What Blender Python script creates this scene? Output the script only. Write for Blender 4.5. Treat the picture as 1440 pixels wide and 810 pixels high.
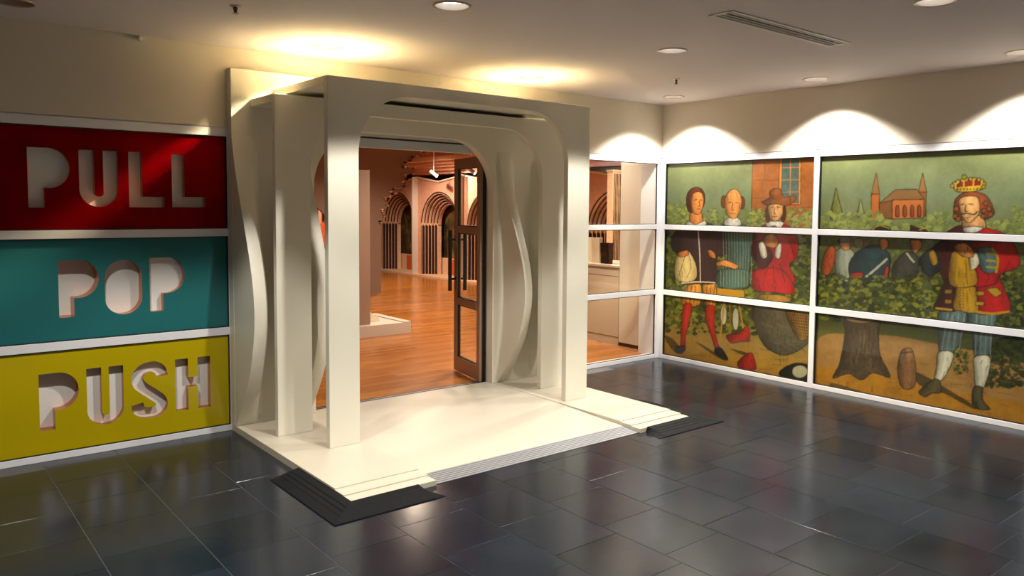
import bpy, bmesh, math, random
import numpy as np
from mathutils import Matrix, Vector

random.seed(7)
for o in list(bpy.data.objects): bpy.data.objects.remove(o)
SC = bpy.context.scene
COL = SC.collection

# ------------------------------------------------------------------ camera
F, CX, CY = 1109.355, 756.09, 361.95
CAM = Vector((-6.3037, -5.5553, 1.5813))
RT = Vector((0.768746, -0.639487, 0.009276)).normalized()
FW = Vector((0.638672, 0.766843, -0.063644)).normalized()
UP = RT.cross(FW).normalized()
cd = bpy.data.cameras.new('camera'); cam = bpy.data.objects.new('camera', cd); COL.objects.link(cam)
cd.sensor_width = 36; cd.lens = F/1440*36
cd.shift_x = (720-CX)/1440; cd.shift_y = (CY-405)/1440
cam.matrix_world = Matrix(((RT.x, UP.x, -FW.x, CAM.x), (RT.y, UP.y, -FW.y, CAM.y), (RT.z, UP.z, -FW.z, CAM.z), (0, 0, 0, 1)))
SC.camera = cam

# ------------------------------------------------------------------ world and exposure
w = bpy.data.worlds.new('world'); SC.world = w; w.use_nodes = True
w.node_tree.nodes['Background'].inputs[0].default_value = (0.9, 0.92, 1, 1)
w.node_tree.nodes['Background'].inputs[1].default_value = 0.01
SC.view_settings.view_transform = 'Standard'; SC.view_settings.look = 'None'
SC.view_settings.exposure = 0.85; SC.view_settings.gamma = 1; SC.view_settings.use_curve_mapping = False
LAMP_W = 85.0        # lobby downlights
LAMP_C = (1.0, 0.95, 0.87)
GAL_W = 190.0        # gallery downlights
GAL_C = (1.0, 0.79, 0.60)

def ray(px, py): return FW + RT*((px-CX)/F) - UP*((py-CY)/F)
def at(px, py, ax, val):
    """point where the sight line of a photo pixel meets the plane axis = val"""
    d = ray(px, py); t = (val-CAM[ax])/d[ax]
    return CAM + d*t

# ------------------------------------------------------------------ materials
def srgb(c):
    if isinstance(c, str): c = [int(c[i:i+2], 16)/255 for i in (0, 2, 4)]
    return tuple((v/12.92 if v <= .04045 else ((v+.055)/1.055)**2.4) for v in c)
def mat(name, col, rough=.5, metal=0, spec=.5, coat=0, coat_r=.05, var=.0, scale=6, bump=0, bscale=80, stretch=None, emit=None, es=0, rvar=0):
    m = bpy.data.materials.new(name); m.use_nodes = True
    nt = m.node_tree; b = nt.nodes['Principled BSDF']
    c = srgb(col); b.inputs['Base Color'].default_value = (*c, 1)
    b.inputs['Roughness'].default_value = rough; b.inputs['Metallic'].default_value = metal
    b.inputs['Specular IOR Level'].default_value = spec
    b.inputs['Coat Weight'].default_value = coat; b.inputs['Coat Roughness'].default_value = coat_r
    if emit: b.inputs['Emission Color'].default_value = (*srgb(emit), 1); b.inputs['Emission Strength'].default_value = es
    tc = nt.nodes.new('ShaderNodeTexCoord'); mp = nt.nodes.new('ShaderNodeMapping')
    nt.links.new(tc.outputs['Object'], mp.inputs['Vector'])
    if stretch: mp.inputs['Scale'].default_value = stretch
    n = nt.nodes.new('ShaderNodeTexNoise'); n.inputs['Scale'].default_value = scale; n.inputs['Detail'].default_value = 5
    nt.links.new(mp.outputs[0], n.inputs['Vector'])
    mx = nt.nodes.new('ShaderNodeMix'); mx.data_type = 'RGBA'
    mx.inputs['A'].default_value = (*[v*(1-var) for v in c], 1); mx.inputs['B'].default_value = (*[min(1, v*(1+var)) for v in c], 1)
    nt.links.new(n.outputs['Fac'], mx.inputs['Factor']); nt.links.new(mx.outputs['Result'], b.inputs['Base Color'])
    if rvar:
        mr = nt.nodes.new('ShaderNodeMapRange'); mr.inputs['To Min'].default_value = rough-rvar; mr.inputs['To Max'].default_value = rough+rvar
        nt.links.new(n.outputs['Fac'], mr.inputs['Value']); nt.links.new(mr.outputs[0], b.inputs['Roughness'])
    if bump:
        n2 = nt.nodes.new('ShaderNodeTexNoise'); n2.inputs['Scale'].default_value = bscale
        nt.links.new(mp.outputs[0], n2.inputs['Vector'])
        bp = nt.nodes.new('ShaderNodeBump'); bp.inputs['Strength'].default_value = bump; bp.inputs['Distance'].default_value = .01
        nt.links.new(n2.outputs['Fac'], bp.inputs['Height']); nt.links.new(bp.outputs[0], b.inputs['Normal'])
    return m
def glass_mat(name, tint=(1, 1, 1), refl=1.0):
    m = bpy.data.materials.new(name); m.use_nodes = True; nt = m.node_tree; nt.nodes.clear()
    o = nt.nodes.new('ShaderNodeOutputMaterial'); t = nt.nodes.new('ShaderNodeBsdfTransparent'); g = nt.nodes.new('ShaderNodeBsdfGlossy')
    t.inputs[0].default_value = (*tint, 1); g.inputs['Roughness'].default_value = .01
    lw = nt.nodes.new('ShaderNodeLayerWeight'); lw.inputs[0].default_value = .5
    pw = nt.nodes.new('ShaderNodeMath'); pw.operation = 'POWER'; pw.inputs[1].default_value = 4
    mm = nt.nodes.new('ShaderNodeMath'); mm.operation = 'MULTIPLY_ADD'; mm.inputs[1].default_value = .7*refl; mm.inputs[2].default_value = .025*refl
    nt.links.new(lw.outputs['Facing'], pw.inputs[0]); nt.links.new(pw.outputs[0], mm.inputs[0])
    mx = nt.nodes.new('ShaderNodeMixShader')
    nt.links.new(mm.outputs[0], mx.inputs[0]); nt.links.new(t.outputs[0], mx.inputs[1]); nt.links.new(g.outputs[0], mx.inputs[2])
    nt.links.new(mx.outputs[0], o.inputs[0])
    return m
def tile_mat():
    m = bpy.data.materials.new('slate_tile'); m.use_nodes = True; nt = m.node_tree; b = nt.nodes['Principled BSDF']
    oi = nt.nodes.new('ShaderNodeObjectInfo'); tc = nt.nodes.new('ShaderNodeTexCoord')
    n = nt.nodes.new('ShaderNodeTexNoise'); n.inputs['Scale'].default_value = 3; n.inputs['Detail'].default_value = 8
    add = nt.nodes.new('ShaderNodeVectorMath'); sc = nt.nodes.new('ShaderNodeVectorMath'); sc.operation = 'SCALE'; sc.inputs['Scale'].default_value = 1
    nt.links.new(tc.outputs['Object'], add.inputs[0]); nt.links.new(oi.outputs['Location'], add.inputs[1]); nt.links.new(add.outputs[0], n.inputs['Vector'])
    r = nt.nodes.new('ShaderNodeValToRGB')
    r.color_ramp.elements[0].color = (*srgb('0e131a'), 1); r.color_ramp.elements[1].color = (*srgb('1d242e'), 1)
    mx = nt.nodes.new('ShaderNodeMath'); mx.operation = 'ADD'; ms = nt.nodes.new('ShaderNodeMath'); ms.operation = 'MULTIPLY_ADD'
    ms.inputs[1].default_value = .7; ms.inputs[2].default_value = -.35
    nt.links.new(oi.outputs['Random'], ms.inputs[0]); nt.links.new(n.outputs['Fac'], mx.inputs[0]); nt.links.new(ms.outputs[0], mx.inputs[1])
    nt.links.new(mx.outputs[0], r.inputs['Fac'])
    # pale specks in the stone
    v = nt.nodes.new('ShaderNodeTexNoise'); v.inputs['Scale'].default_value = 260; v.inputs['Detail'].default_value = 1
    nt.links.new(add.outputs[0], v.inputs['Vector'])
    rr = nt.nodes.new('ShaderNodeMapRange'); rr.inputs['From Min'].default_value = .62; rr.inputs['From Max'].default_value = .8; rr.inputs['To Max'].default_value = .5
    nt.links.new(v.outputs['Fac'], rr.inputs['Value'])
    mc = nt.nodes.new('ShaderNodeMix'); mc.data_type = 'RGBA'; mc.inputs['B'].default_value = (*srgb('3a424e'), 1)
    nt.links.new(rr.outputs[0], mc.inputs['Factor']); nt.links.new(r.outputs[0], mc.inputs['A']); nt.links.new(mc.outputs['Result'], b.inputs['Base Color'])
    mr = nt.nodes.new('ShaderNodeMapRange'); mr.inputs['To Min'].default_value = .13; mr.inputs['To Max'].default_value = .27
    nt.links.new(n.outputs['Fac'], mr.inputs['Value']); nt.links.new(mr.outputs[0], b.inputs['Roughness'])
    b.inputs['Specular IOR Level'].default_value = .36
    bp = nt.nodes.new('ShaderNodeBump'); bp.inputs['Strength'].default_value = .04; bp.inputs['Distance'].default_value = .01
    n3 = nt.nodes.new('ShaderNodeTexNoise'); n3.inputs['Scale'].default_value = 25; nt.links.new(add.outputs[0], n3.inputs['Vector'])
    nt.links.new(n3.outputs['Fac'], bp.inputs['Height']); nt.links.new(bp.outputs[0], b.inputs['Normal'])
    return m
def wood_floor_mat():
    m = bpy.data.materials.new('wood_floor'); m.use_nodes = True; nt = m.node_tree; b = nt.nodes['Principled BSDF']
    tc = nt.nodes.new('ShaderNodeTexCoord'); br = nt.nodes.new('ShaderNodeTexBrick')
    br.inputs['Scale'].default_value = 1; br.inputs['Brick Width'].default_value = .9; br.inputs['Row Height'].default_value = .07
    br.inputs['Mortar Size'].default_value = .001; br.inputs['Color1'].default_value = (*srgb('c98238'), 1); br.inputs['Color2'].default_value = (*srgb('ad6826'), 1)
    br.inputs['Mortar'].default_value = (*srgb('7a4c20'), 1)
    nt.links.new(tc.outputs['Object'], br.inputs['Vector'])
    mp = nt.nodes.new('ShaderNodeMapping'); mp.inputs['Scale'].default_value = (2, 30, 1); nt.links.new(tc.outputs['Object'], mp.inputs[0])
    n = nt.nodes.new('ShaderNodeTexNoise'); n.inputs['Scale'].default_value = 2; n.inputs['Detail'].default_value = 6; nt.links.new(mp.outputs[0], n.inputs[0])
    mx = nt.nodes.new('ShaderNodeMix'); mx.data_type = 'RGBA'; mx.blend_type = 'MULTIPLY'; mx.inputs['Factor'].default_value = .5
    r = nt.nodes.new('ShaderNodeValToRGB'); r.color_ramp.elements[0].position = .3; r.color_ramp.elements[0].color = (.45, .4, .35, 1); r.color_ramp.elements[1].position = .7
    nt.links.new(n.outputs['Fac'], r.inputs[0]); nt.links.new(br.outputs['Color'], mx.inputs['A']); nt.links.new(r.outputs[0], mx.inputs['B'])
    nt.links.new(mx.outputs['Result'], b.inputs['Base Color']); b.inputs['Roughness'].default_value = .22
    return m
def lamp_mat():
    m = bpy.data.materials.new('lamp_diffuser'); m.use_nodes = True; nt = m.node_tree; b = nt.nodes['Principled BSDF']
    tc = nt.nodes.new('ShaderNodeTexCoord'); v = nt.nodes.new('ShaderNodeTexVoronoi'); v.inputs['Scale'].default_value = 34
    nt.links.new(tc.outputs['Object'], v.inputs['Vector'])
    mr = nt.nodes.new('ShaderNodeMapRange'); mr.inputs['From Max'].default_value = .8; mr.inputs['To Min'].default_value = .55; mr.inputs['To Max'].default_value = 2.4
    nt.links.new(v.outputs['Distance'], mr.inputs['Value']); nt.links.new(mr.outputs[0], b.inputs['Emission Strength'])
    b.inputs['Emission Color'].default_value = (.88, .94, 1, 1); b.inputs['Base Color'].default_value = (.8, .8, .8, 1)
    return m

M = dict(
    wall=mat('wall_cream_paint', 'd3c9b7', .7, var=.03, scale=3, bump=.03),
    ceil=mat('ceiling_paint', 'cfc6c4', .8, var=.02, scale=2),
    portal=mat('portal_satin_white', 'd6d1c0', .42, var=.015, scale=2),
    plat=mat('platform_white', 'c4bba8', .4, var=.03, scale=3),
    frame=mat('white_aluminium', 'e2e2e6', .35, var=.02, scale=4),
    gasket=mat('black_gasket', '0a0a0b', .5),
    red=mat('red_film_glass', '700003', .15, spec=.08, coat=0, coat_r=.01, var=.05, scale=2),
    teal=mat('teal_film_glass', '22686a', .2, spec=.3, coat=.25, coat_r=.01, var=.05, scale=2),
    yellow=mat('mustard_film_glass', 'b6a202', .2, spec=.3, coat=.15, coat_r=.01, var=.04, scale=2),
    copper=mat('copper_sheet', 'c47a44', .3, metal=1, var=.1, scale=8),
    letter=mat('letter_white', 'e2e2de', .6, var=.02),
    tile=tile_mat(), grout=mat('pale_grout', '58595d', .8, var=.2, scale=60),
    rubber=mat('black_rubber', '0c0d0f', .75, spec=.2, var=.15, scale=30, bump=.05),
    alu=mat('ribbed_aluminium', 'a6a7aa', .45, metal=.5, var=.06, scale=20, stretch=(1, 30, 30)),
    trackm=mat('dark_track', '1d1512', .5),
    trim=mat('lamp_trim', 'b9a795', .4, metal=.4), lamp=lamp_mat(), off=mat('lamp_unlit', '0d0c0c', .6),
    slot=mat('vent_black', '08080a', .7), ventw=mat('vent_white', 'cfcbc2', .5),
    dark=mat('sprinkler_metal', '4a4440', .35, metal=.8),
    doorf=mat('door_frame_satin', 'a88c78', .4, metal=.35, var=.03), doorw=mat('door_edge_grey', 'b9bcc0', .4, metal=.3),
    handle=mat('handle_dark_steel', '3c3f40', .35, metal=.7),
    glass=glass_mat('clear_glass', (.95, .96, .94)), wood=wood_floor_mat(),
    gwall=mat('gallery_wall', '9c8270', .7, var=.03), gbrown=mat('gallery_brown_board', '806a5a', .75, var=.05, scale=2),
    gwhite=mat('gallery_white', 'd0c8bc', .6, var=.02), salmon=mat('print_salmon', 'dca488', .7, var=.25, scale=14),
    salmon2=mat('print_pale_stone', 'ecc2a0', .7, var=.25, scale=20), umber=mat('print_dark_umber', '3a1d14', .7, var=.4, scale=20),
    orange=mat('print_orange', 'd8622c', .7, var=.2, scale=10), cabin=mat('counter_laminate', 'c0b2a0', .45, var=.04, scale=3, stretch=(1, 1, 12)),
    paper=mat('folded_paper', 'e5d9c6', .7), rear=mat('rear_wall_paint', '9a948c', .7, var=.03, scale=2),
    floorrest=mat('slate_far_floor', '2a2e33', .2, var=.25, scale=3),
)
def picture_mat():
    m = bpy.data.materials.new('dark_landscape_print'); m.use_nodes = True; nt = m.node_tree; b = nt.nodes['Principled BSDF']
    tc = nt.nodes.new('ShaderNodeTexCoord'); n = nt.nodes.new('ShaderNodeTexNoise'); n.inputs['Scale'].default_value = 3.5; n.inputs['Detail'].default_value = 6; n.inputs['Distortion'].default_value = 1.2
    nt.links.new(tc.outputs['Object'], n.inputs['Vector']); r = nt.nodes.new('ShaderNodeValToRGB'); e = r.color_ramp.elements
    e[0].position = .35; e[0].color = (*srgb('2a1c10'), 1); e[1].position = .7; e[1].color = (*srgb('9a7838'), 1); k = e.new(.52); k.color = (*srgb('5e4a22'), 1)
    nt.links.new(n.outputs['Fac'], r.inputs[0]); nt.links.new(r.outputs[0], b.inputs['Base Color']); b.inputs['Roughness'].default_value = .6
    return m
M['picture'] = picture_mat()
def vcol_mat():
    m = bpy.data.materials.new('mural_print'); m.use_nodes = True; nt = m.node_tree; b = nt.nodes['Principled BSDF']
    a = nt.nodes.new('ShaderNodeVertexColor'); a.layer_name = 'print'
    nt.links.new(a.outputs[0], b.inputs['Base Color']); b.inputs['Roughness'].default_value = .45
    b.inputs['Coat Weight'].default_value = .5; b.inputs['Coat Roughness'].default_value = .01
    return m
M['mural'] = vcol_mat()

# ------------------------------------------------------------------ builders
class MB:
    def __init__(s): s.v = []; s.f = []
    def box(s, x0, x1, y0, y1, z0, z1):
        n = len(s.v); s.v += [(x, y, z) for z in (z0, z1) for y in (y0, y1) for x in (x0, x1)]
        s.f += [tuple(n+i for i in q) for q in ((0, 2, 3, 1), (4, 5, 7, 6), (0, 1, 5, 4), (2, 6, 7, 3), (0, 4, 6, 2), (1, 3, 7, 5))]
        return s
    def prism(s, pts, fn, a, b):
        """extrude a 2D outline between depth a and b; fn(u, v, d) -> xyz"""
        n = len(s.v); k = len(pts)
        s.v += [fn(u, v, a) for u, v in pts] + [fn(u, v, b) for u, v in pts]
        s.f += [tuple(n+i for i in range(k)), tuple(n+k+i for i in reversed(range(k)))]
        s.f += [(n+i, n+k+i, n+k+(i+1) % k, n+(i+1) % k) for i in range(k)]
        return s
    def grid(s, rows):
        n = len(s.v); k = len(rows[0])
        for r in rows: s.v += r
        for i in range(len(rows)-1):
            for j in range(k-1): s.f.append((n+i*k+j, n+i*k+j+1, n+(i+1)*k+j+1, n+(i+1)*k+j))
        return s
    def tube(s, p0, p1, r0, r1=None, n=16, caps=True):
        r1 = r0 if r1 is None else r1; p0 = Vector(p0); p1 = Vector(p1); d = (p1-p0).normalized()
        a = d.orthogonal().normalized(); b = d.cross(a); m = len(s.v)
        for p, r in ((p0, r0), (p1, r1)):
            s.v += [tuple(p+(a*math.cos(2*math.pi*i/n)+b*math.sin(2*math.pi*i/n))*r) for i in range(n)]
        s.f += [(m+i, m+(i+1) % n, m+n+(i+1) % n, m+n+i) for i in range(n)]
        if caps: s.f += [tuple(m+i for i in reversed(range(n))), tuple(m+n+i for i in range(n))]
        return s
    def build(s, name, m, parent=None, smooth=False, bevel=0):
        me = bpy.data.meshes.new(name); me.from_pydata([tuple(v) for v in s.v], [], s.f); me.update()
        bm = bmesh.new(); bm.from_mesh(me); bmesh.ops.recalc_face_normals(bm, faces=bm.faces); bm.to_mesh(me); bm.free()
        return link(name, me, m, parent, smooth, bevel)
def link(name, me, m, parent=None, smooth=False, bevel=0):
    o = bpy.data.objects.new(name, me); COL.objects.link(o)
    for k in (m if isinstance(m, (list, tuple)) else [m]): me.materials.append(M[k] if isinstance(k, str) else k)
    if smooth:
        for p in me.polygons: p.use_smooth = True
        try: me.set_sharp_from_angle(angle=math.radians(35))
        except Exception: pass
    if bevel:
        b = o.modifiers.new('bevel', 'BEVEL'); b.width = bevel; b.segments = 2; b.limit_method = 'ANGLE'; b.angle_limit = math.radians(40)
    if parent: par(o, parent)
    return o
def par(o, p):
    o.parent = p; o.matrix_parent_inverse = Matrix.Translation(p.matrix_basis.translation).inverted() if p.type == 'EMPTY' else Matrix.Identity(4)
def thing(name, label, cat, loc=(0, 0, 0), group=None, kind=None):
    o = bpy.data.objects.new(name, None); COL.objects.link(o); o.location = loc; o.empty_display_size = .1
    return tag(o, label, cat, group, kind)
def tag(o, label, cat=None, group=None, kind=None):
    o['label'] = label
    if cat: o['category'] = cat
    if group: o['group'] = group
    if kind: o['kind'] = kind
    return o
def box(name, m, x0, x1, y0, y1, z0, z1, parent=None, bevel=0):
    return MB().box(x0, x1, y0, y1, z0, z1).build(name, m, parent, bevel=bevel)
def holed(name, outer, holes, fn, t, m, parent=None):
    """flat plate with real holes: 2D curve fill turned into a mesh; fn maps (u, v, depth) to xyz"""
    cu = bpy.data.curves.new('outline', 'CURVE'); cu.dimensions = '2D'; cu.fill_mode = 'BOTH'; cu.extrude = t/2
    for pts in [outer]+holes:
        sp = cu.splines.new('POLY'); sp.points.add(len(pts)-1); sp.use_cyclic_u = True
        for p, q in zip(sp.points, pts): p.co = (q[0], q[1], 0, 1)
    ob = bpy.data.objects.new('outline', cu); COL.objects.link(ob)
    dg = bpy.context.evaluated_depsgraph_get(); me = bpy.data.meshes.new_from_object(ob.evaluated_get(dg))
    bpy.data.objects.remove(ob); me.name = name
    for v in me.vertices: v.co = fn(v.co.x, v.co.y, v.co.z)
    bm = bmesh.new(); bm.from_mesh(me); bmesh.ops.remove_doubles(bm, verts=bm.verts, dist=1e-5); bmesh.ops.recalc_face_normals(bm, faces=bm.faces); bm.to_mesh(me); bm.free()
    return link(name, me, m, parent)
def circle(cx, cy, r, n=32): return [(cx+r*math.cos(2*math.pi*i/n), cy+r*math.sin(2*math.pi*i/n)) for i in range(n)]
def arc(cx, cy, rx, ry, a0, a1, n=14): return [(cx+rx*math.cos(math.radians(a0+(a1-a0)*i/n)), cy+ry*math.sin(math.radians(a0+(a1-a0)*i/n))) for i in range(n+1)]
def catmull(pts, closed=True, n=6):
    out = []; k = len(pts)
    for i in range(k if closed else k-1):
        P = [pts[(i+j) % k] if closed else pts[min(max(i+j, 0), k-1)] for j in (-1, 0, 1, 2)]
        for s in range(n):
            t = s/n; out.append(tuple(.5*(2*P[1][c]+(P[2][c]-P[0][c])*t+(2*P[0][c]-5*P[1][c]+4*P[2][c]-P[3][c])*t*t+(-P[0][c]+3*P[1][c]-3*P[2][c]+P[3][c])*t**3) for c in (0, 1)))
    if not closed: out.append(tuple(pts[-1]))
    return out
XZ = lambda u, v, d: (u, d, v)

H = 2.65
LAMPS = [(-3.93, -.445), (-2.13, -.44), (-.41, -.5), (-3.92, -1.96), (-2.135, -1.955), (-.376, -1.975), (-2.12, -3.69), (-5.71, -1.96),
         (-.376, -3.5), (-3.92, -3.69), (-5.71, -3.69)]
OFFSCREEN = {(-5.71, -1.96): 'sign_wall', (-.376, -3.5): 'mural_wall', (-3.92, -3.69): 'lobby_middle', (-5.71, -3.69): 'lobby_side'}
UNLIT = [(-5.715, -.45)]
GLAMPS = [(-.6, 1.6), (1.6, 1.9), (-.2, 4.6), (1.6, 8.3)]
GNAMES = ['gallery_door', 'gallery_counter', 'gallery_middle', 'gallery_back']

# ------------------------------------------------------------------ room shell
floor = box('floor', 'grout', -8.4, .05, -7.2, .34, -.08, -.002); tag(floor, 'dark slate tiled lobby floor in staggered courses', 'floor', kind='structure')
G = .0016
tm = MB(); tz = .0
tm.v = [(x, y, z) for z in (-.012, -.0005) for y in (-.205+G, .205-G) for x in (-.2+G, .2-G)] + [(x, y, 0) for y in (-.205+G+.0005, .205-G-.0005) for x in (-.2+G+.0005, .2-G-.0005)]
tm.f = [(0, 1, 5, 4), (2, 6, 7, 3), (0, 4, 6, 2), (1, 3, 7, 5), (4, 5, 9, 8), (6, 10, 11, 7), (4, 8, 10, 6), (5, 7, 11, 9), (8, 9, 11, 10)]
t0 = tm.build('tile', 'tile', floor); first = True; ntile = 0
for i in range(0, 19):
    xc = -.4*i-.2
    off = -3.339-.1025*(i-5)
    for n in range(-12, 12):
        yc = off+.41*n-.205
        if yc > -.0 or yc < -6.3 or xc < -7.4: continue
        d = Vector((xc, yc, 0))-CAM; k = d.dot(FW)
        if k < .6: continue
        px = CX+F*d.dot(RT)/k; py = CY-F*d.dot(UP)/k
        if not (-260 < px < 1640 and py < 1050): continue
        if -4.2 < xc < -1.95 and yc > -1.3: continue
        o = t0 if first else t0.copy()
        if not first: COL.objects.link(o); o.parent = floor
        first = False; ntile += 1
        o.location = (xc, yc, random.uniform(-.0003, .0003)); o.rotation_euler = (random.uniform(-.0008, .0008), random.uniform(-.0008, .0008), 0)
# slate carries on past the tiles that are in view
rest = MB()
rest.box(-8.4, .05, -7.2, -6.3, -.0019, -.0005)
rest.build('far_slate', 'floorrest', floor)

slot = [(-2.735, -2.885), (-1.51, -2.885), (-1.51, -2.75), (-2.735, -2.75)]
ceil = holed('ceiling', [(-8.4, -7.2), (.2, -7.2), (.2, .1), (-8.4, .1)], [circle(x, y, .088) for x, y in LAMPS+UNLIT]+[slot], lambda u, v, d: (u, v, H+.006+d), .012, 'ceil')
tag(ceil, 'flat pale lobby ceiling with recessed lamps', 'ceiling', kind='structure')
box('attic', 'ceil', -8.4, .2, -7.2, .1, H+.16, H+.18, ceil)

wb = box('wall_back', 'wall', -8.4, .2, 0, .16, 2.108, H); tag(wb, 'cream plaster wall above the sign panels and entrance', 'wall', kind='structure')
wr = box('wall_right', 'wall', 0, .2, -7.2, 0, 2.108, H); tag(wr, 'cream plaster wall above the mural', 'wall', kind='structure')
box('mural_backing', 'rear', .045, .06, -7.2, .0, 0, 2.108, wr)
wl = box('wall_left', 'wall', -8.5, -8.4, -7.2, .16, 0, H); tag(wl, 'cream side wall of the lobby', 'wall', kind='structure')
wre = box('wall_rear', 'wall', -8.4, .2, -7.3, -7.2, 0, H); tag(wre, 'cream wall across the lobby from the entrance', 'wall', kind='structure')
for a, z in ((wb, 0), (wr, 1)):
    if z == 0: box('gap_backing', 'frame', -8.4, .0, .012, .05, 2.09, 2.11, a)
    else: box('gap_backing', 'frame', .012, .05, -7.2, 0, 2.09, 2.11, a)

ZR = [(2.044, 2.1), (1.3615, 1.413), (.6765, .7295), (0, .0406)]
# left frame with the three sign panels
fr = thing('trim_1', 'white aluminium rails around the word panels', 'frame', (-5.8, 0, 0), kind='structure')
for z0, z1 in ZR: box('rail', 'frame', -8.4, -4.436, -.002, .05, z0, z1, fr, bevel=.002)
box('post', 'frame', -7.16, -7.11, -.001, .05, 0, 2.1, fr)
box('post', 'frame', -4.462, -4.436, 0, .05, 0, 2.1, fr)
box('backing', 'gasket', -8.4, -4.4, .33, .34, 0, 2.108, fr)

# ------------------------------------------------------------------ word panels: letters cut through the film, copper-lined recesses behind
def LP(x0, x1, zb, zt, stem=.083, bowl=.67):
    r = (zt-zb)*bowl/2; zc = zt-r; rx = .112
    return [(x0, zb), (x0+stem, zb), (x0+stem, zt-2*r), (x1-rx, zt-2*r)]+arc(x1-rx, zc, rx, r, -90, 90, 18)[1:]+[(x0, zt)]
def LU(x0, x1, zb, zt, leg=.084):
    R = (x1-x0)/2; c = (x0+x1)/2; r = R-leg
    return [(x0, zt)]+arc(c, zb+R, R, R, 180, 360, 22)+[(x1, zt), (x1-leg, zt)]+arc(c, zb+R-.02, r, r, 0, -180, 12)+[(x0+leg, zt)]
def LL(x0, x1, zb, zt, stem=.08, foot=.068): return [(x0, zb), (x1, zb), (x1, zb+foot), (x0+stem, zb+foot), (x0+stem, zt), (x0, zt)]
def LO(x0, x1, zb, zt):
    R = (x1-x0)/2; c = (x0+x1)/2
    return arc(c, zt-R, R, R, 0, 180, 22)+arc(c, zb+R, R, R, 180, 360, 22)
def LH(x0, x1, zb, zt, leg=.083):
    h = zt-zb; a = zb+.44*h; b = zb+.63*h
    return [(x0, zb), (x0+leg, zb), (x0+leg, a), (x1-leg, a), (x1-leg, zb), (x1, zb), (x1, zt), (x1-leg, zt), (x1-leg, b), (x0+leg, b), (x0+leg, zt), (x0, zt)]
def LS(x0, x1, zb, zt):
    W = x1-x0; h = zt-zb
    c = [(.845, .725), (.80, .83), (.66, .895), (.5, .90), (.31, .865), (.175, .755), (.20, .64), (.36, .53), (.62, .40), (.80, .29), (.815, .18), (.68, .105), (.5, .097), (.32, .115), (.20, .17), (.155, .275)]
    c = [(x0+u*W, zb+v*h) for u, v in c]; c = catmull(c, False, 5); L = []; R = []
    for i in range(len(c)):
        a = c[max(i-1, 0)]; b = c[min(i+1, len(c)-1)]; dx, dz = b[0]-a[0], b[1]-a[1]; q = math.hypot(dx, dz); k = .0365
        L.append((c[i][0]-dz/q*k, c[i][1]+dx/q*k)); R.append((c[i][0]+dz/q*k, c[i][1]-dx/q*k))
    return L+R[::-1]
WORDS = [
    ('PULL', 'red', 'deep red glass panel with the cut-out word PULL', 1.413, 2.044, [
        (LP(-5.622, -5.401, 1.55, 1.912), .085), (LU(-5.353, -5.135, 1.557, 1.911), .1), (LL(-5.074, -4.861, 1.556, 1.912), .115), (LL(-4.815, -4.604, 1.558, 1.908), .115)]),
    ('POP', 'teal', 'dark teal glass panel with the cut-out word POP', .7295, 1.3615, [
        (LP(-5.48, -5.258, .873, 1.228), .27), (LO(-5.227, -5.008, .868, 1.22), .19), (LP(-4.964, -4.745, .872, 1.226), .115)]),
    ('PUSH', 'yellow', 'mustard yellow glass panel with the cut-out word PUSH', .0406, .6765, [
        (LP(-5.599, -5.386, .186, .537), .19), (LU(-5.343, -5.133, .168, .54), .115), (LS(-5.089, -4.866, .168, .542), .1), (LH(-4.818, -4.591, .186, .538), .12)])]
for word, m, lab, z0, z1, letters in WORDS:
    t = thing('sign_panel', lab, 'sign', (-5.8, .02, z0), 'word panels beside the entrance')
    x1 = -4.462
    holed('face', [(-7.11, z0), (x1, z0), (x1, z1), (-7.11, z1)], [l for l, _ in letters], lambda u, v, d: (u, .022+d, v), .008, m, t)
    g = MB()
    for a, b, c, d in ((-7.11, x1, z1-.006, z1), (-7.11, x1, z0, z0+.006), (x1-.006, x1, z0, z1)): g.box(a, b, .006, .02, c, d)
    g.build('gasket', 'gasket', t)
    for (pts, dep), ch in zip(letters, word):
        dep *= .5
        n = len(pts); s = MB(); s.v = [(u, .0265, v) for u, v in pts]+[(u, .022+dep, v) for u, v in pts]
        s.f = [(i, (i+1) % n, n+(i+1) % n, n+i) for i in range(n)]
        o = s.build('letter_lining', 'copper', t); o['label'] = 'copper lining of the cut-out letter '+ch
        b = MB(); b.prism(pts, XZ, .022+dep-.004, .022+dep+.004); o2 = b.build('letter_back', 'letter', o); o2['label'] = 'white back of the cut-out letter '+ch

# right part of the back wall: glazing beside the portal
wn = thing('window_1', 'three glass panes in white rails between portal and corner', 'window', (-.8, 0, 0), kind='structure')
for z0, z1 in ZR: box('rail', 'frame', -1.9, -.055, -.002, .05, z0, z1, wn, bevel=.002)
box('post', 'frame', -.055, 0, -.004, .05, 0, 2.1, wn, bevel=.002)
box('reveal', 'frame', -.05, 0, .05, .24, 0, 2.1, wn)
box('sill', 'frame', -1.9, -.05, .05, .11, 0, .03, wn)
for (a, _), (_, b) in zip(ZR[:-1], ZR[1:]):
    box('pane', 'glass', -1.9, -.055, .022, .028, b, a, wn)
    g = MB(); g.box(-1.9, -.055, .008, .02, a-.006, a); g.box(-1.9, -.055, .008, .02, b, b+.006); g.box(-.061, -.055, .008, .02, b, a); g.build('gasket', 'gasket', wn)

# right wall frame
fr2 = thing('trim_2', 'white aluminium rails and mullions dividing the mural', 'frame', (0, -2, 0), kind='structure')
MY = [(-.055, 0), (-1.8118, -1.7616), (-3.58, -3.53), (-5.35, -5.30)]
for z0, z1 in ZR: box('rail', 'frame', -.002, .05, -7.2, -.055, z0, z1, fr2, bevel=.002)
for a, b in MY: box('mullion', 'frame', -.004, .05, a, b, 0, 2.1, fr2, bevel=.002)

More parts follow.
